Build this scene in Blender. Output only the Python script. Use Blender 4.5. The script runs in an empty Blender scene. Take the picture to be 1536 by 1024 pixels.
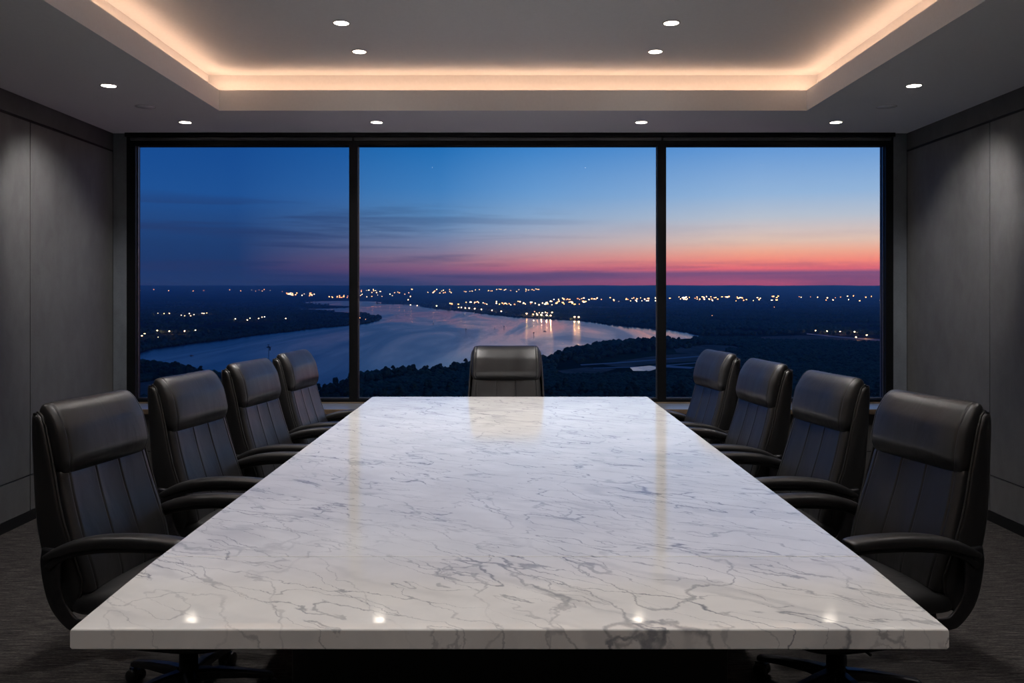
import bpy, bmesh, math, random
import numpy as np
from mathutils import Vector, Matrix, noise as mnoise
random.seed(7); RNG = np.random.RandomState(11)
C = bpy.context.scene.collection
EYE = 1.47; F = 1300.0; CX = 765.0; CY = 440.0      # focal length in px, vanishing point
PI = math.pi

# ------------------------------------------------------------------ helpers
def lin(r, g, b):
    f = lambda c: (c/255/12.92) if c/255 <= .04045 else ((c/255+.055)/1.055)**2.4
    return (f(r), f(g), f(b), 1.0)

def tag(o, label=None, cat=None, group=None, kind=None):
    if label: o['label'] = label
    if cat: o['category'] = cat
    if group: o['group'] = group
    if kind: o['kind'] = kind
    return o

def empty(name, loc=(0, 0, 0), rz=0):
    o = bpy.data.objects.new(name, None); C.objects.link(o)
    o.location = loc; o.rotation_euler = (0, 0, rz); o.empty_display_size = .1
    return o

def link(name, me, mats, parent=None, loc=(0, 0, 0)):
    o = bpy.data.objects.new(name, me); C.objects.link(o)
    for m in (mats if isinstance(mats, (list, tuple)) else [mats]):
        me.materials.append(m)
    o.location = loc
    if parent is not None: o.parent = parent
    return o

def copy_tree(o, parent=None):
    c = o.copy(); C.objects.link(c)
    if parent is not None: c.parent = parent
    for ch in list(o.children): copy_tree(ch, c)
    return c

class MB:
    def __init__(s): s.bm = bmesh.new()
    def box(s, x0, y0, z0, x1, y1, z1, mi=0):
        v = [s.bm.verts.new((x, y, z)) for x in (x0, x1) for y in (y0, y1) for z in (z0, z1)]
        for q in ((0,1,3,2),(4,6,7,5),(0,4,5,1),(2,3,7,6),(0,2,6,4),(1,5,7,3)):
            f = s.bm.faces.new([v[i] for i in q]); f.material_index = mi
    def loft(s, rows, caps=True, mi=0, smooth=True, closed=True):
        R = [[s.bm.verts.new(p) for p in r] for r in rows]
        n = len(rows[0])
        for a, b in zip(R, R[1:]):
            for i in range(n if closed else n-1):
                j = (i+1) % n
                f = s.bm.faces.new((a[i], a[j], b[j], b[i])); f.smooth = smooth; f.material_index = mi
        if caps and closed:
            for r, rev in ((R[0], True), (R[-1], False)):
                f = s.bm.faces.new(r[::-1] if rev else r); f.smooth = smooth; f.material_index = mi
    def tube(s, pts, rad, n=12, mi=0):
        pts = [Vector(p) for p in pts]
        rows = []
        for i, p in enumerate(pts):
            t = (pts[min(i+1, len(pts)-1)]-pts[max(i-1, 0)]).normalized()
            a = t.orthogonal().normalized() if abs(t.z) < .9 else Vector((1, 0, 0))
            if abs(t.z) < .9: a = Vector((0, 0, 1)).cross(t).normalized()
            b = t.cross(a)
            r = rad[i] if isinstance(rad, (list, tuple)) else rad
            rows.append([p+a*math.cos(k*2*PI/n)*r+b*math.sin(k*2*PI/n)*r for k in range(n)])
        s.loft(rows, mi=mi)
    def disc_ring(s, c, r0, r1, z0, z1, n=32, mi=0):
        P = lambda r, z: [(c[0]+r*math.cos(k*2*PI/n), c[1]+r*math.sin(k*2*PI/n), z) for k in range(n)]
        s.loft([P(r0, z1), P(r0, z0), P(r1, z0), P(r1, z1)], caps=False, mi=mi, smooth=False)
    def build(s, name, mats, parent=None, loc=(0, 0, 0), bevel=0, seg=2, subsurf=0):
        bmesh.ops.recalc_face_normals(s.bm, faces=s.bm.faces)
        me = bpy.data.meshes.new(name); s.bm.to_mesh(me); s.bm.free()
        o = link(name, me, mats, parent, loc)
        if bevel:
            m = o.modifiers.new('b', 'BEVEL'); m.width = bevel; m.segments = seg; m.limit_method = 'ANGLE'; m.angle_limit = .7
        if subsurf:
            m = o.modifiers.new('s', 'SUBSURF'); m.levels = subsurf; m.render_levels = subsurf
        return o

def interp(x, xs, ys): return float(np.interp(x, xs, ys))
def smooth_path(pts, n):
    """catmull-rom through 2D/3D points"""
    P = [Vector(p) for p in pts]; P = [P[0]*2-P[1]]+P+[P[-1]*2-P[-2]]
    out = []
    m = len(P)-3
    for k in range(n):
        t = k/(n-1)*m; i = min(int(t), m-1); u = t-i
        a, b, c, d = P[i:i+4]
        out.append(.5*((2*b)+(c-a)*u+(2*a-5*b+4*c-d)*u*u+(3*b-a-3*c+d)*u**3))
    return out

# ------------------------------------------------------------------ node helpers
def newmat(name):
    m = bpy.data.materials.new(name); m.use_nodes = True
    return m, m.node_tree, m.node_tree.nodes['Principled BSDF']
def N(nt, typ, **kw):
    n = nt.nodes.new(typ)
    for k, v in kw.items(): setattr(n, k, v)
    return n
def setin(n, **kw):
    for k, v in kw.items(): n.inputs[k.replace('_', ' ')].default_value = v
def ramp(nt, stops, interp_='LINEAR'):
    r = N(nt, 'ShaderNodeValToRGB'); e = r.color_ramp; e.interpolation = interp_
    while len(e.elements) < len(stops): e.elements.new(.5)
    for el, (p, c) in zip(e.elements, stops):
        el.position = p; el.color = c if len(c) == 4 else (*c, 1)
    return r
def g(v): return (v, v, v, 1)
def math_(nt, op, a, b=None, c=None, clamp=False):
    n = N(nt, 'ShaderNodeMath', operation=op); n.use_clamp = clamp
    for i, v in enumerate((a, b, c)):
        if v is None: continue
        if isinstance(v, (int, float)): n.inputs[i].default_value = v
        else: nt.links.new(v, n.inputs[i])
    return n.outputs[0]
def mix(nt, fac, a, b, blend='MIX'):
    n = N(nt, 'ShaderNodeMix', data_type='RGBA', blend_type=blend)
    for i, v in ((0, fac), (6, a), (7, b)):
        if isinstance(v, (int, float)): n.inputs[i].default_value = v
        elif isinstance(v, tuple): n.inputs[i].default_value = v
        else: nt.links.new(v, n.inputs[i])
    return n.outputs[2]
def coords(nt, scale=(1, 1, 1), rot=(0, 0, 0), kind='Object', loc=(0, 0, 0)):
    tc = N(nt, 'ShaderNodeTexCoord'); mp = N(nt, 'ShaderNodeMapping')
    mp.inputs['Scale'].default_value = scale; mp.inputs['Rotation'].default_value = rot; mp.inputs['Location'].default_value = loc
    nt.links.new(tc.outputs[kind], mp.inputs[0]); return mp.outputs[0]
def noise(nt, vec, scale, detail=4, rough=.55, dist=0):
    n = N(nt, 'ShaderNodeTexNoise'); setin(n, Scale=scale, Detail=detail, Roughness=rough, Distortion=dist)
    nt.links.new(vec, n.inputs['Vector']); return n
def bump(nt, h, bs, strength=.2, dist=.01):
    b = N(nt, 'ShaderNodeBump'); setin(b, Strength=strength, Distance=dist)
    nt.links.new(h, b.inputs['Height']); nt.links.new(b.outputs[0], bs.inputs['Normal'])

def plain(name, col, rough=.5, metal=0, spec=.5, var=.15, nscale=30):
    m, nt, b = newmat(name)
    v = coords(nt); n = noise(nt, v, nscale)
    c = tuple(col[:3])
    r = ramp(nt, [(.3, tuple(x*(1-var) for x in c)), (.7, tuple(min(1, x*(1+var)) for x in c))])
    nt.links.new(n.outputs[0], r.inputs[0]); nt.links.new(r.outputs[0], b.inputs['Base Color'])
    setin(b, Roughness=rough, Metallic=metal); b.inputs['Specular IOR Level'].default_value = spec
    return m
def emit(name, col, strength):
    m, nt, b = newmat(name)
    setin(b, Base_Color=(.8, .8, .8, 1)); b.inputs['Emission Color'].default_value = col; b.inputs['Emission Strength'].default_value = strength
    return m

# ------------------------------------------------------------------ materials
def leather():
    m, nt, b = newmat('black leather')
    v = coords(nt)
    n1 = noise(nt, v, 420, 3); n2 = noise(nt, coords(nt, (1, 1, .35)), 9, 3, .5, .8)
    col = ramp(nt, [(.3, (.012, .012, .013)), (.75, (.021, .021, .022))]); nt.links.new(n2.outputs[0], col.inputs[0])
    nt.links.new(col.outputs[0], b.inputs['Base Color'])
    rr = ramp(nt, [(.3, g(.31)), (.7, g(.43))]); nt.links.new(n2.outputs[0], rr.inputs[0]); nt.links.new(rr.outputs[0], b.inputs['Roughness'])
    h = math_(nt, 'ADD', math_(nt, 'MULTIPLY', n1.outputs[0], .12), math_(nt, 'MULTIPLY', n2.outputs[0], 1.2))
    bump(nt, h, b, .35, .008)
    b.inputs['Specular IOR Level'].default_value = .7
    return m
M_LEATHER = leather()
M_PLASTIC = plain('black plastic', (.010, .010, .011), .38)
M_METAL = plain('dark brushed metal', (.11, .11, .12), .34, 1.0)
M_STITCH = plain('dark piping', (.02, .019, .018), .5)

def marble():
    m, nt, b = newmat('white veined marble')
    tc = N(nt, 'ShaderNodeTexCoord').outputs['Object']
    def vein(angle, sc, stretch, warp, thin, dist_seed, wsc=1.6):
        wn = N(nt, 'ShaderNodeTexNoise'); setin(wn, Scale=wsc, Detail=6, Roughness=.62)
        off = N(nt, 'ShaderNodeVectorMath', operation='ADD'); off.inputs[1].default_value = (dist_seed, dist_seed*.7, 0)
        nt.links.new(tc, off.inputs[0]); nt.links.new(off.outputs[0], wn.inputs['Vector'])
        sub = N(nt, 'ShaderNodeVectorMath', operation='SUBTRACT'); sub.inputs[1].default_value = (.5, .5, .5)
        nt.links.new(wn.outputs['Color'], sub.inputs[0])
        scl = N(nt, 'ShaderNodeVectorMath', operation='SCALE'); scl.inputs['Scale'].default_value = warp
        nt.links.new(sub.outputs[0], scl.inputs[0])
        add = N(nt, 'ShaderNodeVectorMath', operation='ADD'); nt.links.new(off.outputs[0], add.inputs[0]); nt.links.new(scl.outputs[0], add.inputs[1])
        vr = N(nt, 'ShaderNodeVectorRotate'); vr.rotation_type = 'Z_AXIS'; vr.inputs['Angle'].default_value = angle
        nt.links.new(add.outputs[0], vr.inputs['Vector'])
        mp = N(nt, 'ShaderNodeMapping'); mp.inputs['Scale'].default_value = (1, stretch, 1)
        nt.links.new(vr.outputs[0], mp.inputs[0])
        n = noise(nt, mp.outputs[0], sc, 2.2, .45)
        d = math_(nt, 'ABSOLUTE', math_(nt, 'SUBTRACT', n.outputs[0], .5))
        r = N(nt, 'ShaderNodeMapRange'); r.interpolation_type = 'SMOOTHERSTEP'
        setin(r, From_Min=0, From_Max=thin, To_Min=1, To_Max=0); nt.links.new(d, r.inputs[0])
        return r.outputs[0], off.outputs[0]
    v1, o1 = vein(math.radians(31), 1.25, 5.0, .15, .0075, 3.1, 3.4)
    v2, o2 = vein(math.radians(34), 2.7, 4.0, .13, .012, 11.7, 4.5)
    v3, o3 = vein(math.radians(62), 1.9, 1.7, .20, .009, 21.3, 3.0)
    halo, _ = vein(math.radians(31), 1.25, 4.2, .15, .06, 3.1, 3.2)
    big = noise(nt, tc, 1.3, 4); mk = ramp(nt, [(.42, g(0)), (.62, g(1))]); nt.links.new(big.outputs[0], mk.inputs[0])
    big2 = noise(nt, o2, 2.1, 4); mk2 = ramp(nt, [(.4, g(0)), (.65, g(1))]); nt.links.new(big2.outputs[0], mk2.inputs[0])
    fine = noise(nt, tc, 26, 6, .65)
    fr = ramp(nt, [(.25, g(.6)), (.6, g(1))]); nt.links.new(fine.outputs[0], fr.inputs[0])
    t = math_(nt, 'MULTIPLY', v1, math_(nt, 'ADD', math_(nt, 'MULTIPLY', mk.outputs[0], .6), .35))
    t = math_(nt, 'MAXIMUM', t, math_(nt, 'MULTIPLY', v2, math_(nt, 'ADD', math_(nt, 'MULTIPLY', mk2.outputs[0], .7), .25)))
    t = math_(nt, 'MAXIMUM', t, math_(nt, 'MULTIPLY', v3, math_(nt, 'ADD', math_(nt, 'MULTIPLY', mk.outputs[0], .6), .08)))
    t = math_(nt, 'MULTIPLY', t, fr.outputs[0])
    t = math_(nt, 'MULTIPLY', t, 1.0)
    base = ramp(nt, [(.3, (.72, .71, .70)), (.65, (.85, .84, .83))])
    cl = noise(nt, tc, 3.2, 8, .62, .4); nt.links.new(cl.outputs[0], base.inputs[0])
    c = mix(nt, math_(nt, 'MULTIPLY', math_(nt, 'MULTIPLY', halo, mk.outputs[0]), .30), base.outputs[0], (.36, .37, .40, 1))
    c = mix(nt, math_(nt, 'MULTIPLY', t, .82), c, (.13, .145, .185, 1))
    nt.links.new(c, b.inputs['Base Color'])
    setin(b, Roughness=.075); b.inputs['Specular IOR Level'].default_value = .5
    rn = noise(nt, tc, 60, 3); rr = ramp(nt, [(.3, g(.05)), (.7, g(.10))]); nt.links.new(rn.outputs[0], rr.inputs[0]); nt.links.new(rr.outputs[0], b.inputs['Roughness'])
    return m
M_MARBLE = marble()

def carpet():
    m, nt, b = newmat('grey streaked carpet')
    a = noise(nt, coords(nt, (1, 14, 1)), 9, 6, .7); c2 = noise(nt, coords(nt, (1, 5, 1)), 70, 4, .7)
    s = math_(nt, 'ADD', math_(nt, 'MULTIPLY', a.outputs[0], .6), math_(nt, 'MULTIPLY', c2.outputs[0], .4))
    r = ramp(nt, [(.38, (.010, .010, .011)), (.5, (.045, .041, .039)), (.61, (.13, .118, .11))]); nt.links.new(s, r.inputs[0])
    nt.links.new(r.outputs[0], b.inputs['Base Color']); setin(b, Roughness=.95); b.inputs['Specular IOR Level'].default_value = .1
    bump(nt, c2.outputs[0], b, .6, .006)
    return m
def wallmat(name, k=1.0, tint=(1, 1, 1)):
    m, nt, b = newmat(name)
    a = noise(nt, coords(nt, (1, 1, .6)), 2.3, 7, .62); c2 = noise(nt, coords(nt), 190, 3, .7); c3 = noise(nt, coords(nt, (1, 1, .55)), 9, 6, .65, .3)
    s = math_(nt, 'ADD', math_(nt, 'MULTIPLY', a.outputs[0], .45), math_(nt, 'ADD', math_(nt, 'MULTIPLY', c2.outputs[0], .25), math_(nt, 'MULTIPLY', c3.outputs[0], .3)))
    lo, hi = .07*k, .125*k
    r = ramp(nt, [(.36, tuple(lo*t for t in tint)), (.64, tuple(hi*t for t in tint))]); nt.links.new(s, r.inputs[0])
    nt.links.new(r.outputs[0], b.inputs['Base Color']); setin(b, Roughness=.62); b.inputs['Specular IOR Level'].default_value = .3
    bump(nt, c2.outputs[0], b, .25, .002)
    return m
M_CARPET = carpet()
M_WALL = wallmat('grey plaster wall panel')
M_BAND = wallmat('dark grey header panel', .62)
M_GAP = plain('black shadow gap', (.004, .004, .004), .8)
M_CEIL = plain('painted plaster ceiling', (.82, .84, .87), .9, 0, .2, .02, 60)
M_FRAME = plain('black window frame metal', (.0035, .004, .005), .5, 0, .2)
M_FRAME2 = plain('blind cassette dark grey', (.05, .052, .055), .5)
M_GASKET = plain('silver glazing bead', (.35, .37, .40), .35, 1.0)
M_SILL = plain('grey stone ledge top', (.13, .135, .145), .3)
M_WOOD = plain('pale oak edge', (.15, .105, .07), .5, 0, .4, .25, 18)
M_BASE = plain('black plinth', (.005, .005, .005), .5)
M_PED = plain('dark stained pedestal', (.010, .010, .011), .4)
M_LENS = emit('lit lamp lens', (1, .88, .74, 1), 22)
M_TRIMRING = plain('lamp trim ring', (.5, .5, .5), .4)
M_COVE = emit('warm led strip', (1, .57, .34, 1), 11.5)

# ------------------------------------------------------------------ room
XL, XR, YB, YF = -3.10, 3.10, -1.6, 6.77     # side walls, wall behind the camera, glass line
ZC, ZU, ZLIP = 2.72, 2.99, 2.86
b = MB(); b.box(XL-.3, YB-.3, -.25, XR+.3, YF+.3, 0); b.build('floor', M_CARPET)['kind'] = 'structure'

def side_wall(name, s):
    x = 3.10*s
    b = MB()
    def bx(xa, y0, z0, xb, y1, z1, mi): b.box(min(xa, xb), y0, z0, max(xa, xb), y1, z1, mi)
    bx(x+.012*s, YB-.2, 0, x+.25*s, YF+.25, ZU+.2, 2)                 # dark backing
    ys = [YB, -.15, 1.30, 2.75, 4.18, 5.60, YF-.004]
    gp = .005
    for y0, y1 in zip(ys, ys[1:]):
        bx(x, y0+gp, .07, x+.02*s, y1-gp, .292, 0)
        bx(x, y0+gp, .302, x+.02*s, y1-gp, 2.574, 0)
    bx(x, YB, 2.592, x+.02*s, YF-.004, ZC, 1)                           # header band
    o = b.build(name, [M_WALL, M_BAND, M_GAP]); o['kind'] = 'structure'
    b = MB(); bx(x-.002*s, YB, 0, x+.02*s, YF, .068, 0)
    o = b.build('baseboard_'+name.split('_')[1], M_BASE); o['kind'] = 'structure'
side_wall('wall_left', -1); side_wall('wall_right', 1)
b = MB(); b.box(XL-.2, YB-.2, 0, XR+.2, YB, ZU+.2); b.build('wall_back', M_WALL)['kind'] = 'structure'
# narrow returns beside the glazing and wall below it
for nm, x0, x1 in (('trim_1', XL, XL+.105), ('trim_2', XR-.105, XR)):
    b = MB(); b.box(x0, YF, 0, x1, YF+.25, ZC); b.build(nm, wallmat('jamb panel '+nm, 1.6, (.85, .95, 1.1)))['kind'] = 'structure'  # lighter, bluer wall colour stands in for blue light on the jambs
b = MB()
b.box(XL, 6.44, .300, XR, YF+.2, .578, 0); b.box(XL, 6.44, .06, XR, YF+.2, .292, 0); b.box(XL, 6.452, 0, XR, YF+.2, .578, 1)
b.build('wall_front', [M_WALL, M_GAP])['kind'] = 'structure'
b = MB(); b.box(XL, 6.40, .586, XR, YF+.02, .616, 0); b.box(XL, 6.385, .580, XR, 6.40, .6155, 1); b.box(XL, YF-.03, .616, XR, YF+.02, .622, 1)
o = b.build('trim_3', [M_SILL, M_WOOD], bevel=.002); o['kind'] = 'structure'

# ceiling with stepped tray
TX0, TX1, TY0, TY1 = -1.99, 2.03, -.9, 5.93
b = MB()
t = .10
for (x0, y0, x1, y1) in ((XL, YB, TX0, YF+.25), (TX1, YB, XR, YF+.25), (TX0, TY1, TX1, YF+.25), (TX0, YB, TX1, TY0)):
    b.box(x0, y0, ZC, x1, y1, ZLIP)
rec = .11
b.box(XL, YB, ZLIP, TX0-rec, YF+.25, ZU+.1); b.box(TX1+rec, YB, ZLIP, XR, YF+.25, ZU+.1)
b.box(TX0-rec, TY1+rec, ZLIP, TX1+rec, YF+.25, ZU+.1); b.box(TX0-rec, YB, ZLIP, TX1+rec, TY0-rec, ZU+.1)
b.box(TX0-rec, TY0-rec, ZU, TX1+rec, TY1+rec, ZU+.1)
b.build('ceiling', M_CEIL)['kind'] = 'structure'
# LED strips lying on the cove ledge
def strip(x0, y0, x1, y1, lab):
    b = MB(); b.box(x0, y0, ZLIP, x1, y1, ZLIP+.005); o = b.build('cove_light_strip', M_COVE)
    tag(o, lab, 'light strip', 'warm light strips in the ceiling cove')
e0, e1 = .026, .042
strip(TX0-e1, TY0, TX0-e0, TY1+.05, 'warm glowing light strip hidden along the left side of the ceiling cove')
strip(TX1+e0, TY0, TX1+e1, TY1+.05, 'warm glowing light strip hidden along the right side of the ceiling cove')
strip(TX0-.03, TY1+e0, TX1+.03, TY1+e1, 'warm glowing light strip hidden in the ceiling cove beside the windows')
strip(TX0-.03, TY0-e1, TX1+.03, TY0-e0, 'warm glowing light strip hidden in the ceiling cove behind the viewer')

# ------------------------------------------------------------------ windows
def window(nm, x0, x1, tint):
    w = empty(nm, ((x0+x1)/2, YF, 0)); w['kind'] = 'structure'
    cx = (x0+x1)/2
    b = MB(); fw = .033; z0, z1 = .622, 2.725
    y0, y1 = 0, .09
    l, r = x0-cx, x1-cx
    b.box(l, y0, z0, l+fw, y1, z1); b.box(r-fw, y0, z0, r, y1, z1)
    b.box(l+fw, y0, z0, r-fw, y1, .645); b.box(l+fw, y0, 2.625, r-fw, y1, z1)
    o = b.build('window_frame', M_FRAME, w); o['kind'] = 'structure'
    b = MB(); e = .006
    b.box(l+fw, .045, .645, l+fw+e, .055, 2.625); b.box(r-fw-e, .045, .645, r-fw, .055, 2.625)
    b.box(l+fw, .045, .645, r-fw, .055, .645+.009)
    o = b.build('glazing_bead', M_GASKET, w); o['kind'] = 'structure'
    m, nt, bs = newmat('window glass '+nm); nt.nodes.remove(bs)
    tr = N(nt, 'ShaderNodeBsdfTransparent'); tr.inputs[0].default_value = tint
    gl = N(nt, 'ShaderNodeBsdfGlossy'); setin(gl, Roughness=0.0)
    fr = N(nt, 'ShaderNodeFresnel'); setin(fr, IOR=1.045)
    mx = N(nt, 'ShaderNodeMixShader'); nt.links.new(fr.outputs[0], mx.inputs[0]); nt.links.new(tr.outputs[0], mx.inputs[1]); nt.links.new(gl.outputs[0], mx.inputs[2])
    nt.links.new(mx.outputs[0], nt.nodes['Material Output'].inputs[0])
    b = MB(); b.box(l+fw, .049, .645, r-fw, .0495, 2.625); o = b.build('glass_pane', m, w); o['kind'] = 'structure'
window('window_1', -2.96, -1.224, (.86, .88, .93, 1))
window('window_2', -1.224, 1.187, (1, 1, 1, 1))
window('window_3', 1.187, 2.97, (1, 1, 1, 1))
# outer frame stiles and head with the roller blind cassette
b = MB(); b.box(XL+.105, YF, .616, -2.96, YF+.12, ZC); b.box(2.97, YF, .616, XR-.105, YF+.12, ZC)
b.box(XL+.105, YF-.035, 2.690, XR-.105, YF+.1, ZC)
b.build('trim_4', M_FRAME)['kind'] = 'structure'
for x0, x1, lab in ((-2.96, -1.232, 'slim dark grey blind cassette above the left window'), (-1.216, 1.179, 'slim dark grey blind cassette above the wide middle window'), (1.195, 2.97, 'slim dark grey blind cassette above the right window')):
    b = MB(); b.box(x0, YF-.022, 2.662, x1, YF-.001, 2.686)
    tag(b.build('blind_cassette', M_FRAME2, bevel=.003), lab, 'blind', 'blind cassettes over the windows')

# ------------------------------------------------------------------ ceiling fittings
def downlight(x, y, z, lab, P=38, aim=None, size=math.radians(105), blend=.9, r=.041):
    t = empty('recessed_downlight', (x, y, z))
    tag(t, lab, 'ceiling light', 'recessed ceiling downlights')
    b = MB(); b.disc_ring((0, 0), r, r+.010, -.004, .0); b.build('trim_ring', M_TRIMRING, t)
    b = MB(); n = 28
    b.loft([[(r*math.cos(k*2*PI/n), r*math.sin(k*2*PI/n), zz) for k in range(n)] for zz in (-.003, .0)])
    b.build('lamp_lens', M_LENS, t)
    L = bpy.data.lights.new('downlight_lamp', 'SPOT'); L.energy = P; L.color = (1, .955, .92); L.spot_size = size; L.spot_blend = blend; L.shadow_soft_size = .05
    lo = bpy.data.objects.new('downlight_lamp', L); C.objects.link(lo); lo.parent = t; lo.location = (0, 0, -.02)
    if aim: lo.rotation_euler = Vector(aim).to_track_quat('-Z', 'Y').to_euler()
def px_ceiling(px, py, z):
    d = (z-EYE)*F/(CY-py); return ((px-CX)*d/F, d)
W_ = 30
for px, py, z, P, aim, lab in (
    (163, 128, ZC, 95, (-.69, .55, -.85), 'small round downlight nearest the left wall, first in the lowered ceiling edge'),
    (1371, 128, ZC, 95, (.69, .55, -.85), 'small round downlight nearest the right wall, first in the lowered ceiling edge'),
    (278, 183, ZC, 34, None, 'small round downlight over the left end of the window row, beside the tray corner'),
    (565, 183, ZC, 34, None, 'small round downlight above the mullion between left and middle windows'),
    (962, 183, ZC, 34, None, 'small round downlight above the mullion between middle and right windows'),
    (1254, 183, ZC, 34, None, 'small round downlight over the right end of the window row, beside the tray corner'),
    (512, 34, ZU, 88, None, 'left downlight of the nearer pair in the raised tray ceiling'),
    (1007, 34, ZU, 88, None, 'right downlight of the nearer pair in the raised tray ceiling'),
    (539, 77, ZU, 100, None, 'left downlight of the farther pair in the raised tray ceiling'),
    (983, 77, ZU, 100, None, 'right downlight of the farther pair in the raised tray ceiling')):
    x, y = px_ceiling(px, py, z)
    downlight(x, y, z, lab, P, aim, math.radians(66 if aim else 110))
for x in (-.95, .93):  # unseen rows added for light; the rear one brightens the slab's front face
    for y in (-.15, 1.5, 3.2):
        downlight(x, y, ZU, 'unseen downlight added in the tray to light the table', 58)
for x in (-2.42, 2.42):  # unseen side downlights, added to help light the room
    for y in (1.2, 3.2):
        downlight(x, y, ZC, 'unseen downlight added in the lowered ceiling beside the wall', 22)
for px, py, lab in ((218, 160, 'flush round speaker grille in the ceiling near the left wall'), (1330, 160, 'flush round speaker grille in the ceiling near the right wall')):
    x, y = px_ceiling(px, py, ZC)
    t = empty('ceiling_speaker', (x, y, ZC)); tag(t, lab, 'speaker', 'flush ceiling speakers')
    b = MB(); b.disc_ring((0, 0), .062, .066, -.0015, 0); b.build('rim', M_TRIMRING, t)
    b = MB(); n = 28; b.loft([[(.0615*math.cos(k*2*PI/n), .0615*math.sin(k*2*PI/n), zz) for k in range(n)] for zz in (-.0012, .0)]); b.build('grille', M_CEIL, t)

# ------------------------------------------------------------------ table
tb = empty('conference_table', (0, 4, 0)); tag(tb, 'long white veined marble conference table on a black pedestal', 'table')
ZT, ZB = .75, .691
SEAM = 2.375; YN, YE = 1.895, 6.05; XT0, XT1 = -.962, .960
def slab(y0, y1, near, nm):
    b = MB(); rows = []
    r = .004
    ys = [y0, y0+r*.3, y0+r] + ([y0+.012, y0+.03, y0+.06, y0+.12, y0+.2, y0+.3] if near else []) + list(np.linspace(y0+.45, y1-.02, 6) if not near else np.linspace(y0+.38, y1-.02, 2)) + [y1-r, y1-r*.3, y1]
    for y in ys:
        e = 0
        if y-y0 < r: e = r-math.sqrt(max(0, r*r-(r-(y-y0))**2))
        if y1-y < r: e = r-math.sqrt(max(0, r*r-(r-(y1-y))**2))
        drop = 0
        if near:
            # slab end sloped to bring ceiling-light reflections onto the marble; front edge eased
            tt = min(1, (y1-y)/.12); drop = .0305*((y1-y)-.06*(1-(1-tt)**2) if y1-y > .12 else ((y1-y)**2/.24))
            if y-y0 < .04: drop += .0012*(1-(y-y0)/.04)**2
        zt = ZT-drop-e*.8; zb = ZB+e*.6
        zb = zb - (0)
        rows.append([Vector((XT0+r, y-4, zt)), Vector((XT1-r, y-4, zt)), Vector((XT1-r*.3, y-4, zt-r*.3)), Vector((XT1, y-4, zt-r)),
                     Vector((XT1, y-4, zb+r)), Vector((XT1-r, y-4, zb)), Vector((XT0+r, y-4, zb)), Vector((XT0, y-4, zb+r)), Vector((XT0, y-4, zt-r)), Vector((XT0+r*.3, y-4, zt-r*.3))])
    b.loft(rows, smooth=False)
    return b.build(nm, M_MARBLE, tb)
slab(YN, SEAM-.0006, True, 'marble_slab'); slab(SEAM+.0006, YE, False, 'marble_slab')
b = MB(); b.box(-.72, 2.75-4, .0, .72, 5.4-4, .12); b.box(-.70, 2.78-4, .12, .70, 5.37-4, ZB+.0005)
b.build('pedestal', M_PED, tb, bevel=.004)

# ------------------------------------------------------------------ chairs
def loop_rr(w, th_f, th_b, n=40, p=4.0, groove=None, wrap=0, crown=0):
    """closed cross-section: list of (lateral v, outward o) ; front is +o"""
    out = []
    for k in range(n):
        a = 2*PI*k/n
        ca, sa = math.cos(a), math.sin(a)
        v = math.copysign(abs(ca)**(2/p), ca)
        o = math.copysign(abs(sa)**(2/p), sa)
        out.append((v, o))
    return out
def pad(name, path, wid, thick, mat, parent, p=3.6, wrap=0, grooves=(), gdepth=.006, gw=.004, puff=0, crown=.0, nr=34, endp=2.6):
    """upholstered pad lofted along a side-view path of (u,z); wid(t), thick(t); front = to the +u side; grooves = seam places as fractions of the half width"""
    P = smooth_path([(a, c, 0) for a, c in path], nr)
    L = [0]
    for q, r_ in zip(P, P[1:]): L.append(L[-1]+(r_-q).length)
    tot = L[-1]; b = MB(); rows = []
    ts = sorted(set([0, .004, .012, .025, .045, .07, .10, .14] + [x for x in np.linspace(.18, .82, nr-16)] + [.86, .90, .93, .955, .975, .988, .996, 1]))
    wn = wid(.5)/2
    fv = set(math.cos(PI*k/30) for k in range(31))
    for gv in grooves:
        fv = set(x for x in fv if abs(x-gv) > 3.2*gw/wn)
        for q in (-3, -2, -1.3, -.8, -.4, 0, .4, .8, 1.3, 2, 3): fv.add(gv+q*gw/wn)
    fv = sorted(x for x in fv if -1 <= x <= 1)
    sect = [(x, (1-abs(x)**p)**(1/p)) for x in fv[::-1]]+[(-math.cos(PI*k/20), -(1-abs(math.cos(PI*k/20))**p)**(1/p)) for k in range(1, 20)]
    for t in ts:
        s = t*tot; i = max(j for j in range(len(L)) if L[j] <= s+1e-9); i = min(i, len(L)-2)
        f = (s-L[i])/(L[i+1]-L[i]); c = P[i].lerp(P[i+1], f); tg = (P[i+1]-P[i]).normalized()
        nrm = Vector((tg.y, -tg.x, 0))
        w = wid(t)/2; th = thick(t)/2
        d0 = min(s, tot-s); e = 1.0; R = thick(t)*.5*1.15
        if d0 < R:
            e = max(.12, max(.0, 1-(1-d0/R)**endp)**(1/endp))
        rw = w-(1-e)*th*.9; rt = th*e
        row = []
        for v, o in sect:
            lat = v*rw; off = o*rt
            if o > 0:
                off += crown*(1-v*v)*e
                for gv in grooves:
                    dd = (v-gv)*wn
                    off += (-gdepth*math.exp(-(dd/gw)**2)+puff*math.exp(-(dd/(gw*5))**2))*e*min(1, o*1.5)
            off += wrap*(v*v)
            pt = c+nrm*off
            row.append(Vector((pt.x, lat, pt.y)))
        rows.append(row)
    b.loft(rows)
    return b.build(name, mat, parent)
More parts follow.
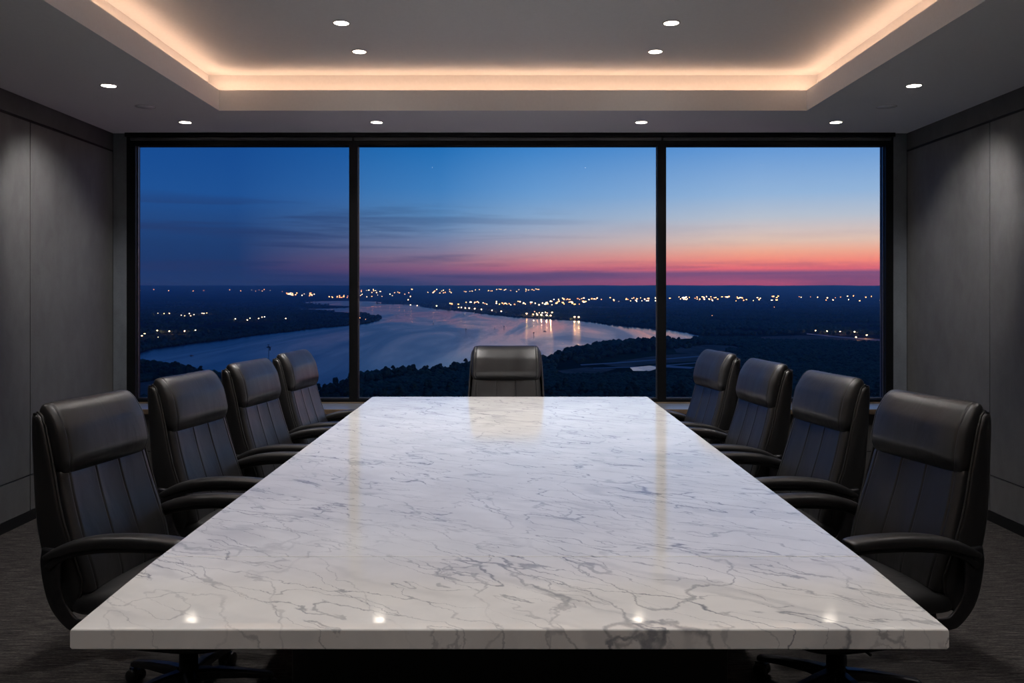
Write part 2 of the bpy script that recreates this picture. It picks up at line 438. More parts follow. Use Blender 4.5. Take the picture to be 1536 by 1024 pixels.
def bar(mb, pts, w, t, lat_fn, n=26):
    """flat bar swept in the side plane: pts (u,z); w in plane, t lateral"""
    P = smooth_path([(a, c, 0) for a, c in pts], n); rows = []
    for i, p in enumerate(P):
        tg = (P[min(i+1, n-1)]-P[max(0, i-1)]).normalized(); nr = Vector((tg.y, -tg.x, 0)); v = lat_fn(i/(n-1))
        ww = w(i/(n-1)) if callable(w) else w
        row = []
        for k in range(12):
            a = 2*PI*(k+.5)/12; q = math.copysign(abs(math.cos(a))**.45, math.cos(a)); s = math.copysign(abs(math.sin(a))**.45, math.sin(a))
            pt = p+nr*(q*ww/2); row.append(Vector((pt.x, v+s*t/2, pt.y)))
        rows.append(row)
    mb.loft(rows)

def make_chair(loc, rz):
    """faces local +x"""
    ch = empty('executive_chair', loc, rz)
    # back shell: thin dish wrapping the sides
    us = [(-.325, .37), (-.368, .50), (-.402, .60), (-.425, .74), (-.440, .88), (-.452, .99), (-.458, 1.055)]
    P = smooth_path([(a, c, 0) for a, c in us], 26); rows = []
    for i, p in enumerate(P):
        t = i/25; tg = (P[min(i+1, 25)]-P[max(0, i-1)]).normalized(); nr = Vector((tg.y, -tg.x, 0))
        w = interp(t, [0, .15, .45, .8, .95, 1], [.50, .54, .555, .52, .505, .49])/2
        D = interp(t, [0, .1, .35, .6, .85, .97, 1], [.05, .115, .120, .092, .064, .048, .032])
        k = .03; th = .016
        sec = []
        R = .035
        for q in range(7):
            a = PI/2*q/6; sec.append((w-R+R*math.sin(a), R-R*math.cos(a)))         # corner back->side
        sec += [(w+.002, D*.6), (w, D-.006), (w-.004, D), (w-.012, D), (w-.016, D-.006)]
        for q in range(5):
            a = PI/2*(1-q/4); sec.append((w-R-th+th+(R-th)*math.sin(a), R-(R-th)*math.cos(a)))
        full = [(-v, o) for v, o in sec[::-1]]
        loop = sec[:7]+sec[7:12]+sec[12:]
        inner = sec[12:]
        ring = sec[:12]+inner+[(-v, o) for v, o in inner[::-1]]+[(-v, o) for v, o in sec[:12][::-1]]
        rows.append([Vector(((p+nr*o).x, v, (p+nr*o).y)) for v, o in ring])
    b = MB(); b.loft(rows); b.build('back_shell', M_LEATHER, ch)
    # piping along shell edge
    b = MB()
    for s in (-1, 1):
        pts = []
        for i, p in enumerate(P):
            t = i/25; tg = (P[min(i+1, 25)]-P[max(0, i-1)]).normalized(); nr = Vector((tg.y, -tg.x, 0))
            w = interp(t, [0, .15, .45, .8, .95, 1], [.50, .54, .555, .52, .505, .49])/2
            D = interp(t, [0, .1, .35, .6, .85, .97, 1], [.05, .115, .120, .092, .064, .048, .032])
            q = p+nr*(D+.0035); pts.append((q.x, s*(w-.008), q.y))
        b.tube(pts, .0045, 8)
    pts = [(P[-1].x+.028, -.235+.47*k/16, P[-1].y+.004+.006*math.sin(PI*k/16)) for k in range(17)]
    b.tube(pts, .0045, 8)
    b.build('piping', M_STITCH, ch.children[0])
    # lower back pad with two long seams
    pad('backrest', [(-.262, .43), (-.285, .52), (-.318, .63), (-.350, .74), (-.372, .83), (-.380, .87)],
        lambda t: interp(t, [0, .3, .7, 1], [.50, .525, .505, .485]), lambda t: interp(t, [0, .25, .6, 1], [.09, .095, .085, .075]),
        M_LEATHER, ch, wrap=.022, grooves=(-.27, .27, -.86, .86), gdepth=.0045, gw=.0036, puff=.002, crown=.006, p=4.2)
    # headrest pad overhanging it
    pad('headrest', [(-.354, .838), (-.361, .875), (-.371, .93), (-.386, .99), (-.410, 1.045), (-.435, 1.073)],
        lambda t: interp(t, [0, .15, .6, 1], [.492, .502, .496, .478]), lambda t: interp(t, [0, .25, .6, .85, 1], [.085, .115, .115, .09, .065]),
        M_LEATHER, ch, wrap=.014, grooves=(-.89, .89), gdepth=.004, gw=.0035, puff=.001, crown=.010, p=3.8, endp=2.3)
    # seat
    pad('seat', [(.285, .405), (.20, .418), (.05, .418), (-.12, .412), (-.31, .408)][::-1],
        lambda t: interp(t, [0, .5, 1], [.51, .545, .51]), lambda t: interp(t, [0, .5, .9, 1], [.10, .105, .11, .09]),
        M_LEATHER, ch, wrap=0, grooves=(-.82, .82), gdepth=.005, gw=.005, crown=.004)
    # seat pan + mechanism
    b = MB(); rows = []
    for z, hw, hd in ((.385, .262, .285), (.335, .266, .290), (.285, .258, .280), (.262, .232, .25), (.252, .15, .16)):
        rows.append([Vector((math.copysign(abs(math.cos(a))**.5, math.cos(a))*hd, math.copysign(abs(math.sin(a))**.5, math.sin(a))*hw, z)) for a in [2*PI*(k+.5)/32 for k in range(32)]])
    b.loft(rows); b.build('seat_pan', M_PLASTIC, ch)
    b = MB(); b.box(-.11, -.06, .215, .09, .06, .28); b.tube([(.02, .05, .29), (.03, .2, .262), (.03, .245, .258)], .006, 8)
    b.build('tilt_mechanism', M_PLASTIC, ch, bevel=.012)
    # arms
    for s in (-1, 1):
        arm = None
        b = MB(); rows = []
        AP = smooth_path([(-.352, .590, 0), (-.31, .616, 0), (-.25, .642, 0), (-.16, .664, 0), (-.05, .675, 0), (.06, .676, 0), (.13, .672, 0), (.165, .666, 0)], 34)
        n = len(AP)
        for i, p in enumerate(AP):
            t = i/(n-1); tg = (AP[min(i+1, n-1)]-AP[max(0, i-1)]).normalized(); nr = Vector((-tg.y, tg.x, 0))
            e = 1
            if t > .93: e = math.sqrt(max(.02, 1-((t-.93)/.07)**2))
            w = interp(t, [0, .12, .4, .8, 1], [.036, .056, .074, .076, .066])/2*max(e, .3); h = interp(t, [0, .2, .6, 1], [.020, .040, .046, .038])/2*max(e, .25)
            row = []
            for k in range(20):
                a = 2*PI*k/20; q = math.copysign(abs(math.cos(a))**.7, math.cos(a)); r_ = math.copysign(abs(math.sin(a))**.75, math.sin(a))
                pt = p+nr*(r_*h-h); row.append(Vector((pt.x, s*.298+q*w, pt.y)))
            rows.append(row)
        b.loft(rows); arm = b.build('armrest', M_LEATHER, ch)
        b = MB(); bar(b, [(-.335, .548), (-.27, .592), (-.16, .617), (-.03, .627), (.08, .627), (.13, .624)], lambda t: interp(t, [0, .5, 1], [.026, .022, .014]), .036, lambda t: s*.298)
        b.build('arm_rail', M_PLASTIC, arm)
        b = MB(); bar(b, [(-.325, .612), (-.328, .55), (-.318, .47), (-.288, .40), (-.245, .352), (-.17, .325), (-.05, .314)],
                      lambda t: interp(t, [0, .12, .3, .7, 1], [.070, .078, .064, .046, .034]), .014, lambda t: s*interp(t, [0, .45, .65, 1], [.298, .298, .285, .14]))
        for (u, z) in ((-.328, .578),):
            b.tube([(u, s*.303, z), (u, s*.3085, z)], .008, 12)
        b.build('arm_support', M_METAL, ch)
    # column and five-star base
    b = MB(); n = 20
    ring = lambda r, z: [Vector((r*math.cos(2*PI*k/n), r*math.sin(2*PI*k/n), z)) for k in range(n)]
    b.loft([ring(.022, .25), ring(.022, .19), ring(.032, .188), ring(.034, .10), ring(.046, .095), ring(.05, .06), ring(.04, .055)]); b.build('gas_column', M_PLASTIC, ch)
    leg0 = cas0 = None
    for k in range(5):
        a = k*2*PI/5+PI/10
        if leg0 is None:
            b = MB(); rows = []
            for r_, z, w, h in ((.035, .088, .052, .045), (.10, .090, .042, .036), (.20, .082, .034, .028), (.285, .070, .030, .022), (.30, .066, .026, .016)):
                rows.append([Vector((r_, w/2, z-h/2)), Vector((r_, w/2, z+h*.3)), Vector((r_, w*.3, z+h/2)), Vector((r_, -w*.3, z+h/2)), Vector((r_, -w/2, z+h*.3)), Vector((r_, -w/2, z-h/2))])
            b.loft(rows, smooth=False); leg0 = b.build('base_leg', M_METAL, ch, bevel=.003)
            b = MB()
            for s in (-1, 1): b.tube([(.285, s*.008, .026), (.285, s*.011, .026), (.285, s*.026, .026), (.285, s*.029, .026)], [.018, .026, .026, .02], 20)
            b.tube([(.285, 0, .066), (.285, 0, .026)], .007, 8); b.box(.262, -.009, .03, .308, .009, .052)
            cas0 = b.build('caster', M_PLASTIC, leg0); leg0.rotation_euler.z = a
        else:
            l = leg0.copy(); C.objects.link(l); l.parent = ch; l.rotation_euler.z = a
            c = cas0.copy(); C.objects.link(c); c.parent = l
    return ch

spots = [(-1, (-1.168, 3.15), -10.3, 'black leather executive chair on the left side, nearest the viewer'),
         (-1, (-1.144, 4.05), -10.0, 'black leather executive chair second along the left side of the table'),
         (-1, (-1.082, 4.86), -8.5, 'black leather executive chair third along the left side of the table'),
         (-1, (-1.026, 5.66), -6.8, 'black leather executive chair on the left side, closest to the windows'),
         (1, (1.184, 3.15), 180+13, 'black leather executive chair on the right side, nearest the viewer'),
         (1, (1.132, 4.05), 180+8.8, 'black leather executive chair second along the right side of the table'),
         (1, (1.052, 4.86), 180+6.5, 'black leather executive chair third along the right side of the table'),
         (1, (0.980, 5.66), 180+8.5, 'black leather executive chair on the right side, closest to the windows'),
         (0, (-.028, 5.905), -90, 'black leather executive chair at the far head of the table before the middle window')]
first = None
for sd, (x, y), deg, lab in spots:
    if first is None: first = make_chair((x, y, 0), math.radians(deg)); o = first
    else: o = copy_tree(first); o.location = (x, y, 0); o.rotation_euler.z = math.radians(deg)
    tag(o, lab, 'chair', 'executive chairs around the table' if sd else None)
if 'group' not in o: o['group'] = 'executive chairs around the table'

# ------------------------------------------------------------------ landscape
ZG = -100.0
def zground(d):
    d = np.asarray(d, float)
    return ZG+304*np.clip((d-7000)/15000, 0, 1.2)**1.25
_dd = np.concatenate([np.linspace(120, 7000, 4000), np.linspace(7001, 22000, 4000)])
_yy = CY+F*(EYE-zground(_dd))/_dd
def dist(y): return float(np.interp(-y, -_yy, _dd))
def at(px, py):
    """photo pixel -> ground point (x, y, z)"""
    d = dist(py); return ((px-CX)*d/F, d, float(zground(d)))

# terrain: polar-ish grid
nx, ny = 260, 220
ds = np.concatenate([np.geomspace(40, 7000, 120), np.linspace(7100, 22000, 80), np.linspace(22100, 26000, 20)])
tx = np.linspace(-.95, .95, nx)
D, T = np.meshgrid(ds, tx, indexing='ij')
X = T*D; Y = D; Z = zground(D)
for i in range(len(ds)):
    if ds[i] > 19000:
        for j in range(nx): Z[i, j] += 14*mnoise.fractal(Vector((X[i, j]/1500., ds[i]/2500., 0)), 1, 2, 4)*min(1, (ds[i]-19000)/1500)
Z = np.where(D > 22200, Z-(D-22200)*.05, Z)
me = bpy.data.meshes.new('ground')
V = np.stack([X, Y, Z], -1).reshape(-1, 3)
I = np.arange(len(ds)*nx).reshape(len(ds), nx)
Q = np.stack([I[:-1, :-1], I[:-1, 1:], I[1:, 1:], I[1:, :-1]], -1).reshape(-1, 4)
me.from_pydata(V.tolist(), [], Q.tolist())
def landmat():
    m, nt, b = newmat('fields and scrub')
    v = coords(nt)
    a = noise(nt, v, .0022, 6, .6, .5); f = noise(nt, v, .012, 5, .65)
    vo = N(nt, 'ShaderNodeTexVoronoi'); setin(vo, Scale=.0022); nt.links.new(coords(nt, (1, .5, 1), (0, 0, .5)), vo.inputs['Vector'])
    s = math_(nt, 'ADD', math_(nt, 'MULTIPLY', a.outputs[0], .6), math_(nt, 'MULTIPLY', f.outputs[0], .4))
    r = ramp(nt, [(.38, (.012, .022, .016)), (.52, (.03, .042, .03)), (.62, (.075, .07, .055)), (.75, (.11, .10, .09))]); nt.links.new(s, r.inputs[0])
    c = mix(nt, .45, r.outputs[0], vo.outputs['Color'], 'MULTIPLY')
    nt.links.new(c, b.inputs['Base Color']); setin(b, Roughness=1); b.inputs['Specular IOR Level'].default_value = 0
    return m
M_LAND = landmat()
o = link('ground', me, M_LAND); o['kind'] = 'structure'

# river outline in plan, derived from where its banks are seen
upper = [(150, 536), (203, 531), (225, 524), (260, 519), (300, 514), (345, 509), (385, 503), (430, 498), (480, 492), (520, 489), (550, 485.5), (567, 481), (571, 478), (566, 474), (552, 471),
         (535, 469.5), (510, 468), (480, 466.5), (446, 464.3), (450, 463.2), (490, 462.8), (520, 461.7), (534, 459.3), (500, 458.2), (475, 456.5), (453, 453.3), (480, 451.8), (520, 451.2), (560, 452.2), (575, 453.6),
         (560, 455.5), (590, 456.2), (628, 457.3), (630, 459.6), (655, 463.6), (690, 466.5), (715, 469.5), (740, 472.8), (770, 475.8), (800, 477.6), (832, 479.2), (868, 481.5), (900, 485), (930, 488.8), (960, 491.5), (1000, 494.5), (1030, 499), (1052, 504.5)]
lower = [(1050, 508), (1030, 508), (1010, 509.5), (985, 512), (960, 514), (930, 517), (905, 519), (880, 525), (855, 529), (832, 534), (815, 539), (780, 541), (740, 543), (700, 548), (650, 554), (600, 557), (560, 561),
         (536, 569), (520, 577), (495, 584), (470, 589), (440, 592), (400, 586), (370, 574), (340, 568), (300, 561), (275, 554), (240, 548), (203, 543), (150, 541)]
poly = [at(*p) for p in upper+lower]
rng = random.Random(5)
def densify(pts, amp):
    out = []
    for i, p in enumerate(pts):
        q = pts[(i+1) % len(pts)]
        for k in range(5):
            t = k/5; x = p[0]*(1-t)+q[0]*t; y = p[1]*(1-t)+q[1]*t
            s = (amp*y)*(rng.random()-.5) if k else 0
            out.append((x+s, y+s*.6, p[2]*(1-t)+q[2]*t+.6))
    return out
pl = densify(poly, .004)
bm = bmesh.new(); vs = [bm.verts.new(p) for p in pl]
es = [bm.edges.new((vs[i], vs[(i+1) % len(vs)])) for i in range(len(vs))]
bmesh.ops.triangle_fill(bm, edges=es, use_beauty=True, normal=(0, 0, 1))
for f in bm.faces:
    if f.normal.z < 0: f.normal_flip()
me = bpy.data.meshes.new('river'); bm.to_mesh(me); bm.free()
def watermat():
    m, nt, b = newmat('river water')
    a = noise(nt, coords(nt, (1, .35, 1), (0, 0, .25)), .02, 6, .62, 1.0)
    c = noise(nt, coords(nt, (1, .12, 1), (0, 0, .12)), .004, 5, .6, 1.6)
    rr = ramp(nt, [(.40, g(.10)), (.62, g(.26))]); nt.links.new(c.outputs[0], rr.inputs[0]); nt.links.new(rr.outputs[0], b.inputs['Roughness'])
    setin(b, Base_Color=(.02, .045, .08, 1), IOR=1.333)
    bump(nt, a.outputs[0], b, .11, 3.0)
    return m
o = link('river', me, watermat()); o['kind'] = 'structure'

# point-in-river test in photo space, for planting
def inpoly(x, y, P):
    c = False; n = len(P); j = n-1
    for i in range(n):
        xi, yi = P[i]; xj, yj = P[j]
        if (yi > y) != (yj > y) and x < (xj-xi)*(y-yi)/(yj-yi)+xi: c = not c
        j = i
    return c
RIV = upper+lower

# pale patches: fields, roads and a pond on the near right bank
M_FIELD = plain('bare brown field', (.17, .115, .085), 1, 0, 0, .3, .03)
M_ROAD = plain('pale road', (.24, .24, .25), .8, 0, .2, .1, .02)
def patch(name, pts, mat, dz=.4, label=None, cat=None, kind='structure'):
    bm = bmesh.new(); P = [at(*p) for p in pts]; vv = [bm.verts.new((p[0], p[1], p[2]+dz)) for p in P]
    f = bm.faces.new(vv)
    if f.normal.z < 0: f.normal_flip()
    bmesh.ops.triangulate(bm, faces=bm.faces)
    bm.normal_update()
    for f in bm.faces:
        if f.normal.z < 0: f.normal_flip()
    me = bpy.data.meshes.new(name); bm.to_mesh(me); bm.free(); o = link(name, me, mat); o['kind'] = kind; return o
patch('field', [(905, 547), (940, 540), (990, 533), (1060, 528), (1080, 533), (1060, 541), (990, 545), (930, 551)], M_FIELD)
patch('field', [(835, 556), (880, 551), (925, 553), (900, 560), (850, 562)], M_FIELD)
patch('field', [(1010, 522), (1060, 517), (1100, 519), (1120, 524), (1050, 530), (1015, 529)], M_FIELD)
patch('field', [(1120, 506), (1200, 503), (1300, 507), (1360, 512), (1360, 516), (1250, 512), (1150, 511)], M_FIELD)
patch('road', [(870, 547), (930, 543.5), (1000, 538), (1075, 532), (1075, 533), (1000, 539.5), (930, 545), (872, 548.5)], M_ROAD, .6)
patch('road', [(890, 552), (960, 550), (1010, 547), (1080, 541), (1080, 542), (1010, 548.2), (960, 551.2), (890, 553)], M_ROAD, .6)
patch('road', [(990, 548), (1060, 552), (1130, 556), (1130, 558), (1060, 555), (990, 551)], M_ROAD, .7)
patch('road', [(1210, 500), (1260, 505), (1310, 509), (1360, 512), (1360, 513.5), (1310, 510.5), (1260, 506.5), (1210, 501.5)], M_ROAD, .6)
patch('pond', [(945, 552), (975, 549), (990, 552), (975, 557), (950, 557)], bpy.data.objects['river'].data.materials[0], .8)
patch('pond', [(1075, 510), (1110, 509), (1110, 511), (1078, 512)], bpy.data.objects['river'].data.materials[0], .8)
patch('field', [(840, 458.5), (900, 459.5), (960, 461), (900, 462.5), (830, 461)], M_FIELD)
patch('field', [(205, 575), (250, 568), (330, 572), (330, 590), (203, 600)], M_FIELD)

# ---------------- trees
M_LEAF = plain('dark foliage', (.028, .052, .032), .9, 0, .1, .6, .12)
M_BARK = plain('tree bark', (.02, .017, .014), .9)
ico = bmesh.new(); bmesh.ops.create_icosphere(ico, subdivisions=2, radius=1); ico.verts.ensure_lookup_table()
IV = np.array([v.co[:] for v in ico.verts]); IF = np.array([[v.index for v in f.verts] for f in ico.faces]); ico.free()
ico = bmesh.new(); bmesh.ops.create_icosphere(ico, subdivisions=1, radius=1)
ico.verts.ensure_lookup_table(); JV = np.array([v.co[:] for v in ico.verts]); JF = np.array([[v.index for v in f.verts] for f in ico.faces]); ico.free()
def tree_mesh(seed, h=13, w=9, lumps=16):
    r = np.random.RandomState(seed); Vs = []; Fs = []; Mi = []; off = 0
    def add(v, f, mi):
        nonlocal off
        Vs.append(v); Fs.append(f+off); Mi.extend([mi]*len(f)); off += len(v)
    n = 7; ang = np.arange(n)*2*PI/n; rings = []
    for z, rr in ((0, .42), (h*.3, .3), (h*.62, .18)): rings.append(np.stack([rr*np.cos(ang), rr*np.sin(ang), np.full(n, z)], -1))
    v = np.concatenate(rings); f = []
    for k in range(2):
        for i in range(n): a, b2 = k*n+i, k*n+(i+1) % n; f += [[a, b2, b2+n], [a, b2+n, a+n]]
    add(v, np.array(f), 1)
    for k in range(lumps):
        a = r.rand()*2*PI; q = math.sqrt(r.rand())*w*.32; zz = h*(.34+.56*r.rand()); q *= 1.15-abs(zz/h-.5)*1.3
        s = w*(.16+.14*r.rand())*(1.15-.45*zz/h)
        vv = IV*(1+.22*(r.rand(len(IV), 1)-.5))*np.array([s, s, s*.82])+np.array([q*math.cos(a), q*math.sin(a), zz])
        add(vv, IF, 0)
    me = bpy.data.meshes.new('tree'); me.from_pydata(np.concatenate(Vs).tolist(), [], np.concatenate(Fs).tolist())
    me.materials.append(M_LEAF); me.materials.append(M_BARK)
    me.polygons.foreach_set('material_index', Mi); return me
TM = [tree_mesh(i+1, 10+1.6*(i % 3), 7.5+1.2*(i % 2), 26) for i in range(5)]
def near_ok(x, y): return not inpoly(x, y, RIV)
hero = []
def put_tree(px, py, lab, group, s=1.0):
    for k in range(300):
        x, y, z = at(px, py)
        if all((x-a)**2+(y-b_)**2 > 175 for a, b_ in hero): break
        px += 18*(RNG.rand()-.5); py += 2.6*(RNG.rand()-.45)
    m = TM[RNG.randint(5)]
    o = bpy.data.objects.new('tree', m); C.objects.link(o); o.location = (x, y, z-.3); o.rotation_euler.z = RNG.rand()*6.28
    k = s*(.8+.5*RNG.rand()); o.scale = (k, k, k*(.9+.3*RNG.rand())); tag(o, lab, 'tree', group)
    hero.append((x, y))
# bank of the small wood beside the water, right of the head chair
cnt = 0
for i in range(62):
    t = RNG.rand(); px = 838+t*215; base = np.interp(px, [838, 880, 930, 985, 1053], [541, 533, 523, 517, 515]); py = base+RNG.rand()*6-1
    put_tree(px, py, 'dark leafy tree of the wooded point on the right bank of the river', 'trees on the wooded river point', 1.0)
for i in range(16):
    px = 958+RNG.rand()*30; put_tree(px, 519+RNG.rand()*3, 'tall bare-crowned tree rising above the wooded river point', 'tall trees on the river point', 1.25)
for i in range(40):
    px = 203+i/40*130; py = np.interp(px, [203, 275, 300, 335], [556, 562, 569, 574])+RNG.rand()*4
    put_tree(px, py, 'dark tree lining the near river bank behind the left window', 'trees on the near left bank', 1.05)
for i in range(34):
    px = 465+i/34*240; py = np.interp(px, [465, 500, 536, 600, 705], [597, 590, 577, 565, 553])+RNG.rand()*3
    put_tree(px, py, 'dark tree lining the near river bank left of the head chair', 'trees on the near middle bank', 1.0)
for i in range(140):
    px = 470+RNG.rand()*860; py = 585+RNG.rand()*35
    put_tree(px, py, 'dark tree in the wood just below the windows', 'trees in the wood below the windows', 1.0)

# mass of woodland: uncountable far crowns as one object
pts = []
def blocked(px, py):
    if inpoly(px, py, RIV): return True
    if inpoly(px, py, [(833, 543), (900, 540), (990, 527), (1090, 520), (1090, 556), (990, 562), (833, 566)]): return True
    for P in ([(905, 547), (940, 540), (990, 533), (1060, 528), (1080, 533), (1080, 551), (1010, 556), (930, 565), (835, 562), (835, 556)], [(205, 575), (250, 568), (330, 572), (330, 590), (203, 600)],
              [(1010, 522), (1060, 517), (1100, 519), (1120, 524), (1050, 530), (1015, 529)], [(1120, 506), (1200, 500), (1300, 505), (1360, 510), (1360, 517), (1250, 513), (1150, 512)]):
        if inpoly(px, py, P): return True
    return False
def scatter(n, x0, x1, y0, y1, s0, s1, thr=-9, sc=300., margin=0):
    k = 0; tries = 0
    while k < n and tries < n*8:
        tries += 1
        px = x0+(x1-x0)*RNG.rand(); d = math.sqrt(dist(y1)**2+(dist(y0)**2-dist(y1)**2)*RNG.rand())
        py = float(CY+F*(EYE-zground(d))/d)
        if blocked(px, py) or (margin and inpoly(px, py-margin, RIV)): continue
        x = (px-CX)*d/F
        if thr > -9 and mnoise.noise(Vector((x/sc, d/sc, 0))) < thr: continue
        s = s0+(s1-s0)*RNG.rand(); pts.append((x, d, float(zground(d)), s)); k += 1
scatter(16000, 150, 1390, 548, 640, 2.2, 4.2, margin=7)
scatter(5000, 1040, 1390, 508, 560, 2.8, 5)
for i in range(900):
    px = 833+RNG.rand()*170; base = np.interp(px, [832, 855, 880, 905, 930, 960, 985, 1003], [534, 529, 525, 519, 517, 514, 512, 510]); py = base+2.5+RNG.rand()*9
    s_ = 4.5+3.8*RNG.rand()*(1 if px > 850 else .6); q = at(px, py); pts.append((q[0], q[1], q[2]+(3.5*RNG.rand() if px > 845 else 0), s_))
    if RNG.rand() < .3: q = at(px+45*RNG.rand(), py); pts.append((q[0], q[1], q[2], s_*.8))
scatter(3600, 150, 575, 466, 520, 4, 7.5, -.05, 250.)
scatter(4500, 1000, 1400, 466, 506, 4.5, 8, -.05, 300.)
scatter(1500, 600, 1060, 463, 494, 5, 8, 0, 400.)
scatter(2000, 150, 1400, 452, 466, 7, 11, .02, 900.)
for i in range(900):
    px = 203+RNG.rand()*635 if i % 4 else 203+RNG.rand()*140
    base = np.interp(px, [203, 240, 275, 300, 340, 370, 440, 470, 495, 520, 536, 560, 600, 650, 700, 740, 780, 815, 840], [543, 548, 554, 561, 568, 574, 592, 589, 584, 577, 569, 561, 557, 554, 548, 543, 541, 539, 532])
    q = at(px, base+3+RNG.rand()*9); pts.append((q[0], q[1], q[2]+2.5*RNG.rand()*(mnoise.noise(Vector((px/14., 0, 0)))+.6), 2.8+3.6*RNG.rand()))
# tree fringe along every bank
for (x0, y0), (x1, y1) in list(zip(upper, upper[1:]))[:13]+list(zip(upper, upper[1:]))[33:]:
    n = int(max(3, math.hypot(x1-x0, y1-y0)*1.1))
    for k in range(n):
        t = RNG.rand(); p = at(x0+(x1-x0)*t, y0+(y1-y0)*t-.4-RNG.rand()*1.2); pts.append((p[0], p[1], p[2], 3.5+3.5*RNG.rand()))
# ---------------- lights of the towns
def glow(name, col, s): return emit(name, col, s)
G_WARM = glow('warm lit windows', (1, .50, .20, 1), 13); G_PALE = glow('pale lit windows', (1, .74, .48, 1), 17); G_DIM = glow('dim amber windows', (1, .42, .15, 1), 4); G_COOL = glow('cool lit windows', (.7, .85, 1, 1), 4)
M_HOUSE = plain('pale building wall', (.12, .11, .10), .9, 0, .1, .2, .1)
def building_mesh(w, dp, h, glowmat, k):
    b = MB()
    b.box(-w/2, -dp/2, 0, w/2, dp/2, h, 0)
    b.loft([[Vector((-w/2-.5, -dp/2-.5, h)), Vector((-w/2-.5, dp/2+.5, h)), Vector((-w/2-.5, 0, h+dp*.22))], [Vector((w/2+.5, -dp/2-.5, h)), Vector((w/2+.5, dp/2+.5, h)), Vector((w/2+.5, 0, h+dp*.22))]], smooth=False)
    nw = max(1, int(w/7))
    for i in range(nw):
        x0 = -w/2+w*(i+.12)/nw; x1 = -w/2+w*(i+.88)/nw
        b.box(x0, -dp/2-.25, h*.18, x1, -dp/2-.02, h*.85, 1)
    bmesh.ops.recalc_face_normals(b.bm, faces=b.bm.faces)
    me = bpy.data.meshes.new('lit_building'); b.bm.to_mesh(me); b.bm.free(); me.materials.append(M_HOUSE); me.materials.append(glowmat); return me
BM = {}
for nm, mt in (('w', G_WARM), ('p', G_PALE), ('d', G_DIM), ('c', G_COOL)):
    BM[nm] = [building_mesh(w, 10, 8, mt, 0) for w in (9, 14, 26)]
nb = 0; clear = []
def building(px, py, s, c, w, lab, grp):
    global nb
    half = (4.5, 7, 13)[w]*s+5
    for k in range(14):
        x, y, z = at(px, py)
        if all(math.hypot(x-a, y-b_) > half+r_ for a, b_, r_ in clear): break
        px += 7*(RNG.rand()-.5); py += 1.2*(RNG.rand()-.5)
        if inpoly(px, py, RIV): py -= 1.5
    else: return
    clear.append((x, y, half)); me = BM[c][w]; o = bpy.data.objects.new('lit_building', me); C.objects.link(o)
    o.location = (x, y, z+.2); o.rotation_euler.z = math.atan2(-x, y)*.6+(RNG.rand()-.5)*.5; o.scale = (s, s, s); tag(o, lab, 'building', grp); nb += 1
def cluster(n, x0, x1, y0, y1, lab, grp, smin=.5, smax=1.0, pc='wwppd', ws=(0, 0, 1)):
    for i in range(n):
        px = x0+(x1-x0)*RNG.rand(); py = y0+(y1-y0)*RNG.rand(); d = dist(py)
        # larger halls stand farther out
        s = 1.5*(smin+(smax-smin)*RNG.rand())*max(.5, d/9000)
        building(px, py, s, pc[RNG.randint(len(pc))], ws[RNG.randint(len(ws))], lab, grp)
lab1 = ('small lit building in the bright town along the far shore', 'lit buildings of the far shore town')
cluster(52, 660, 880, 452, 457, *lab1); cluster(22, 830, 905, 447.5, 450, *lab1); cluster(12, 740, 830, 455, 458, *lab1, ws=(0,))
cluster(26, 910, 986, 446, 453, 'small lit building in the settlement left of the right mullion', 'lit buildings beside the right mullion')
lab2 = ('small lit building in the bright district behind the right window', 'lit buildings behind the right window')
cluster(46, 999, 1130, 445, 452, *lab2); cluster(10, 1135, 1172, 443, 452, *lab2)
cluster(16, 1180, 1329, 444, 452, 'lone lit building on the plain at the far right', 'scattered buildings at the far right', ws=(0,))
cluster(10, 1050, 1320, 460, 474, 'dim building among the fields behind the right window', 'dim buildings among the right fields', .3, .6, 'dcd', (0,))
lab3 = ('small lit building in the bright town behind the left window', 'lit buildings behind the left window')
cluster(18, 428, 446, 440, 443.5, *lab3); cluster(14, 453, 474, 440, 444, *lab3); cluster(14, 492, 523, 443, 447, *lab3, pc='wwd')
cluster(14, 203, 425, 434, 438, 'lone lit building near the horizon behind the left window', 'horizon buildings behind the left window', .35, .55, ws=(0,))
cluster(26, 540, 620, 434, 446, 'small lit building on the plain behind the middle window', 'lit buildings of the middle plain', .35, .6, 'wpp', (0, 0, 1))
cluster(16, 640, 700, 434, 441, 'small lit building on the plain above the channel', 'lit buildings above the channel', .35, .6, 'wpp', (0, 0, 1))
cluster(26, 700, 810, 433.5, 437.5, 'small lit building strung along the horizon road', 'lit buildings along the horizon road', .35, .5, 'ppw', (0,))
cluster(8, 786, 832, 468, 472, 'small amber lit house on the dark far bank', 'houses on the dark far bank', .45, .7, 'dw', (0, 1))
cluster(3, 612, 636, 449, 459, 'small lit quay building at the tip of the far spit', 'quay buildings on the spit', .5, .7, 'p', (0,))
cluster(3, 536, 552, 477, 480, 'small lit house under the trees on the peninsula tip', 'houses on the peninsula', .4, .6, 'pd', (0,))
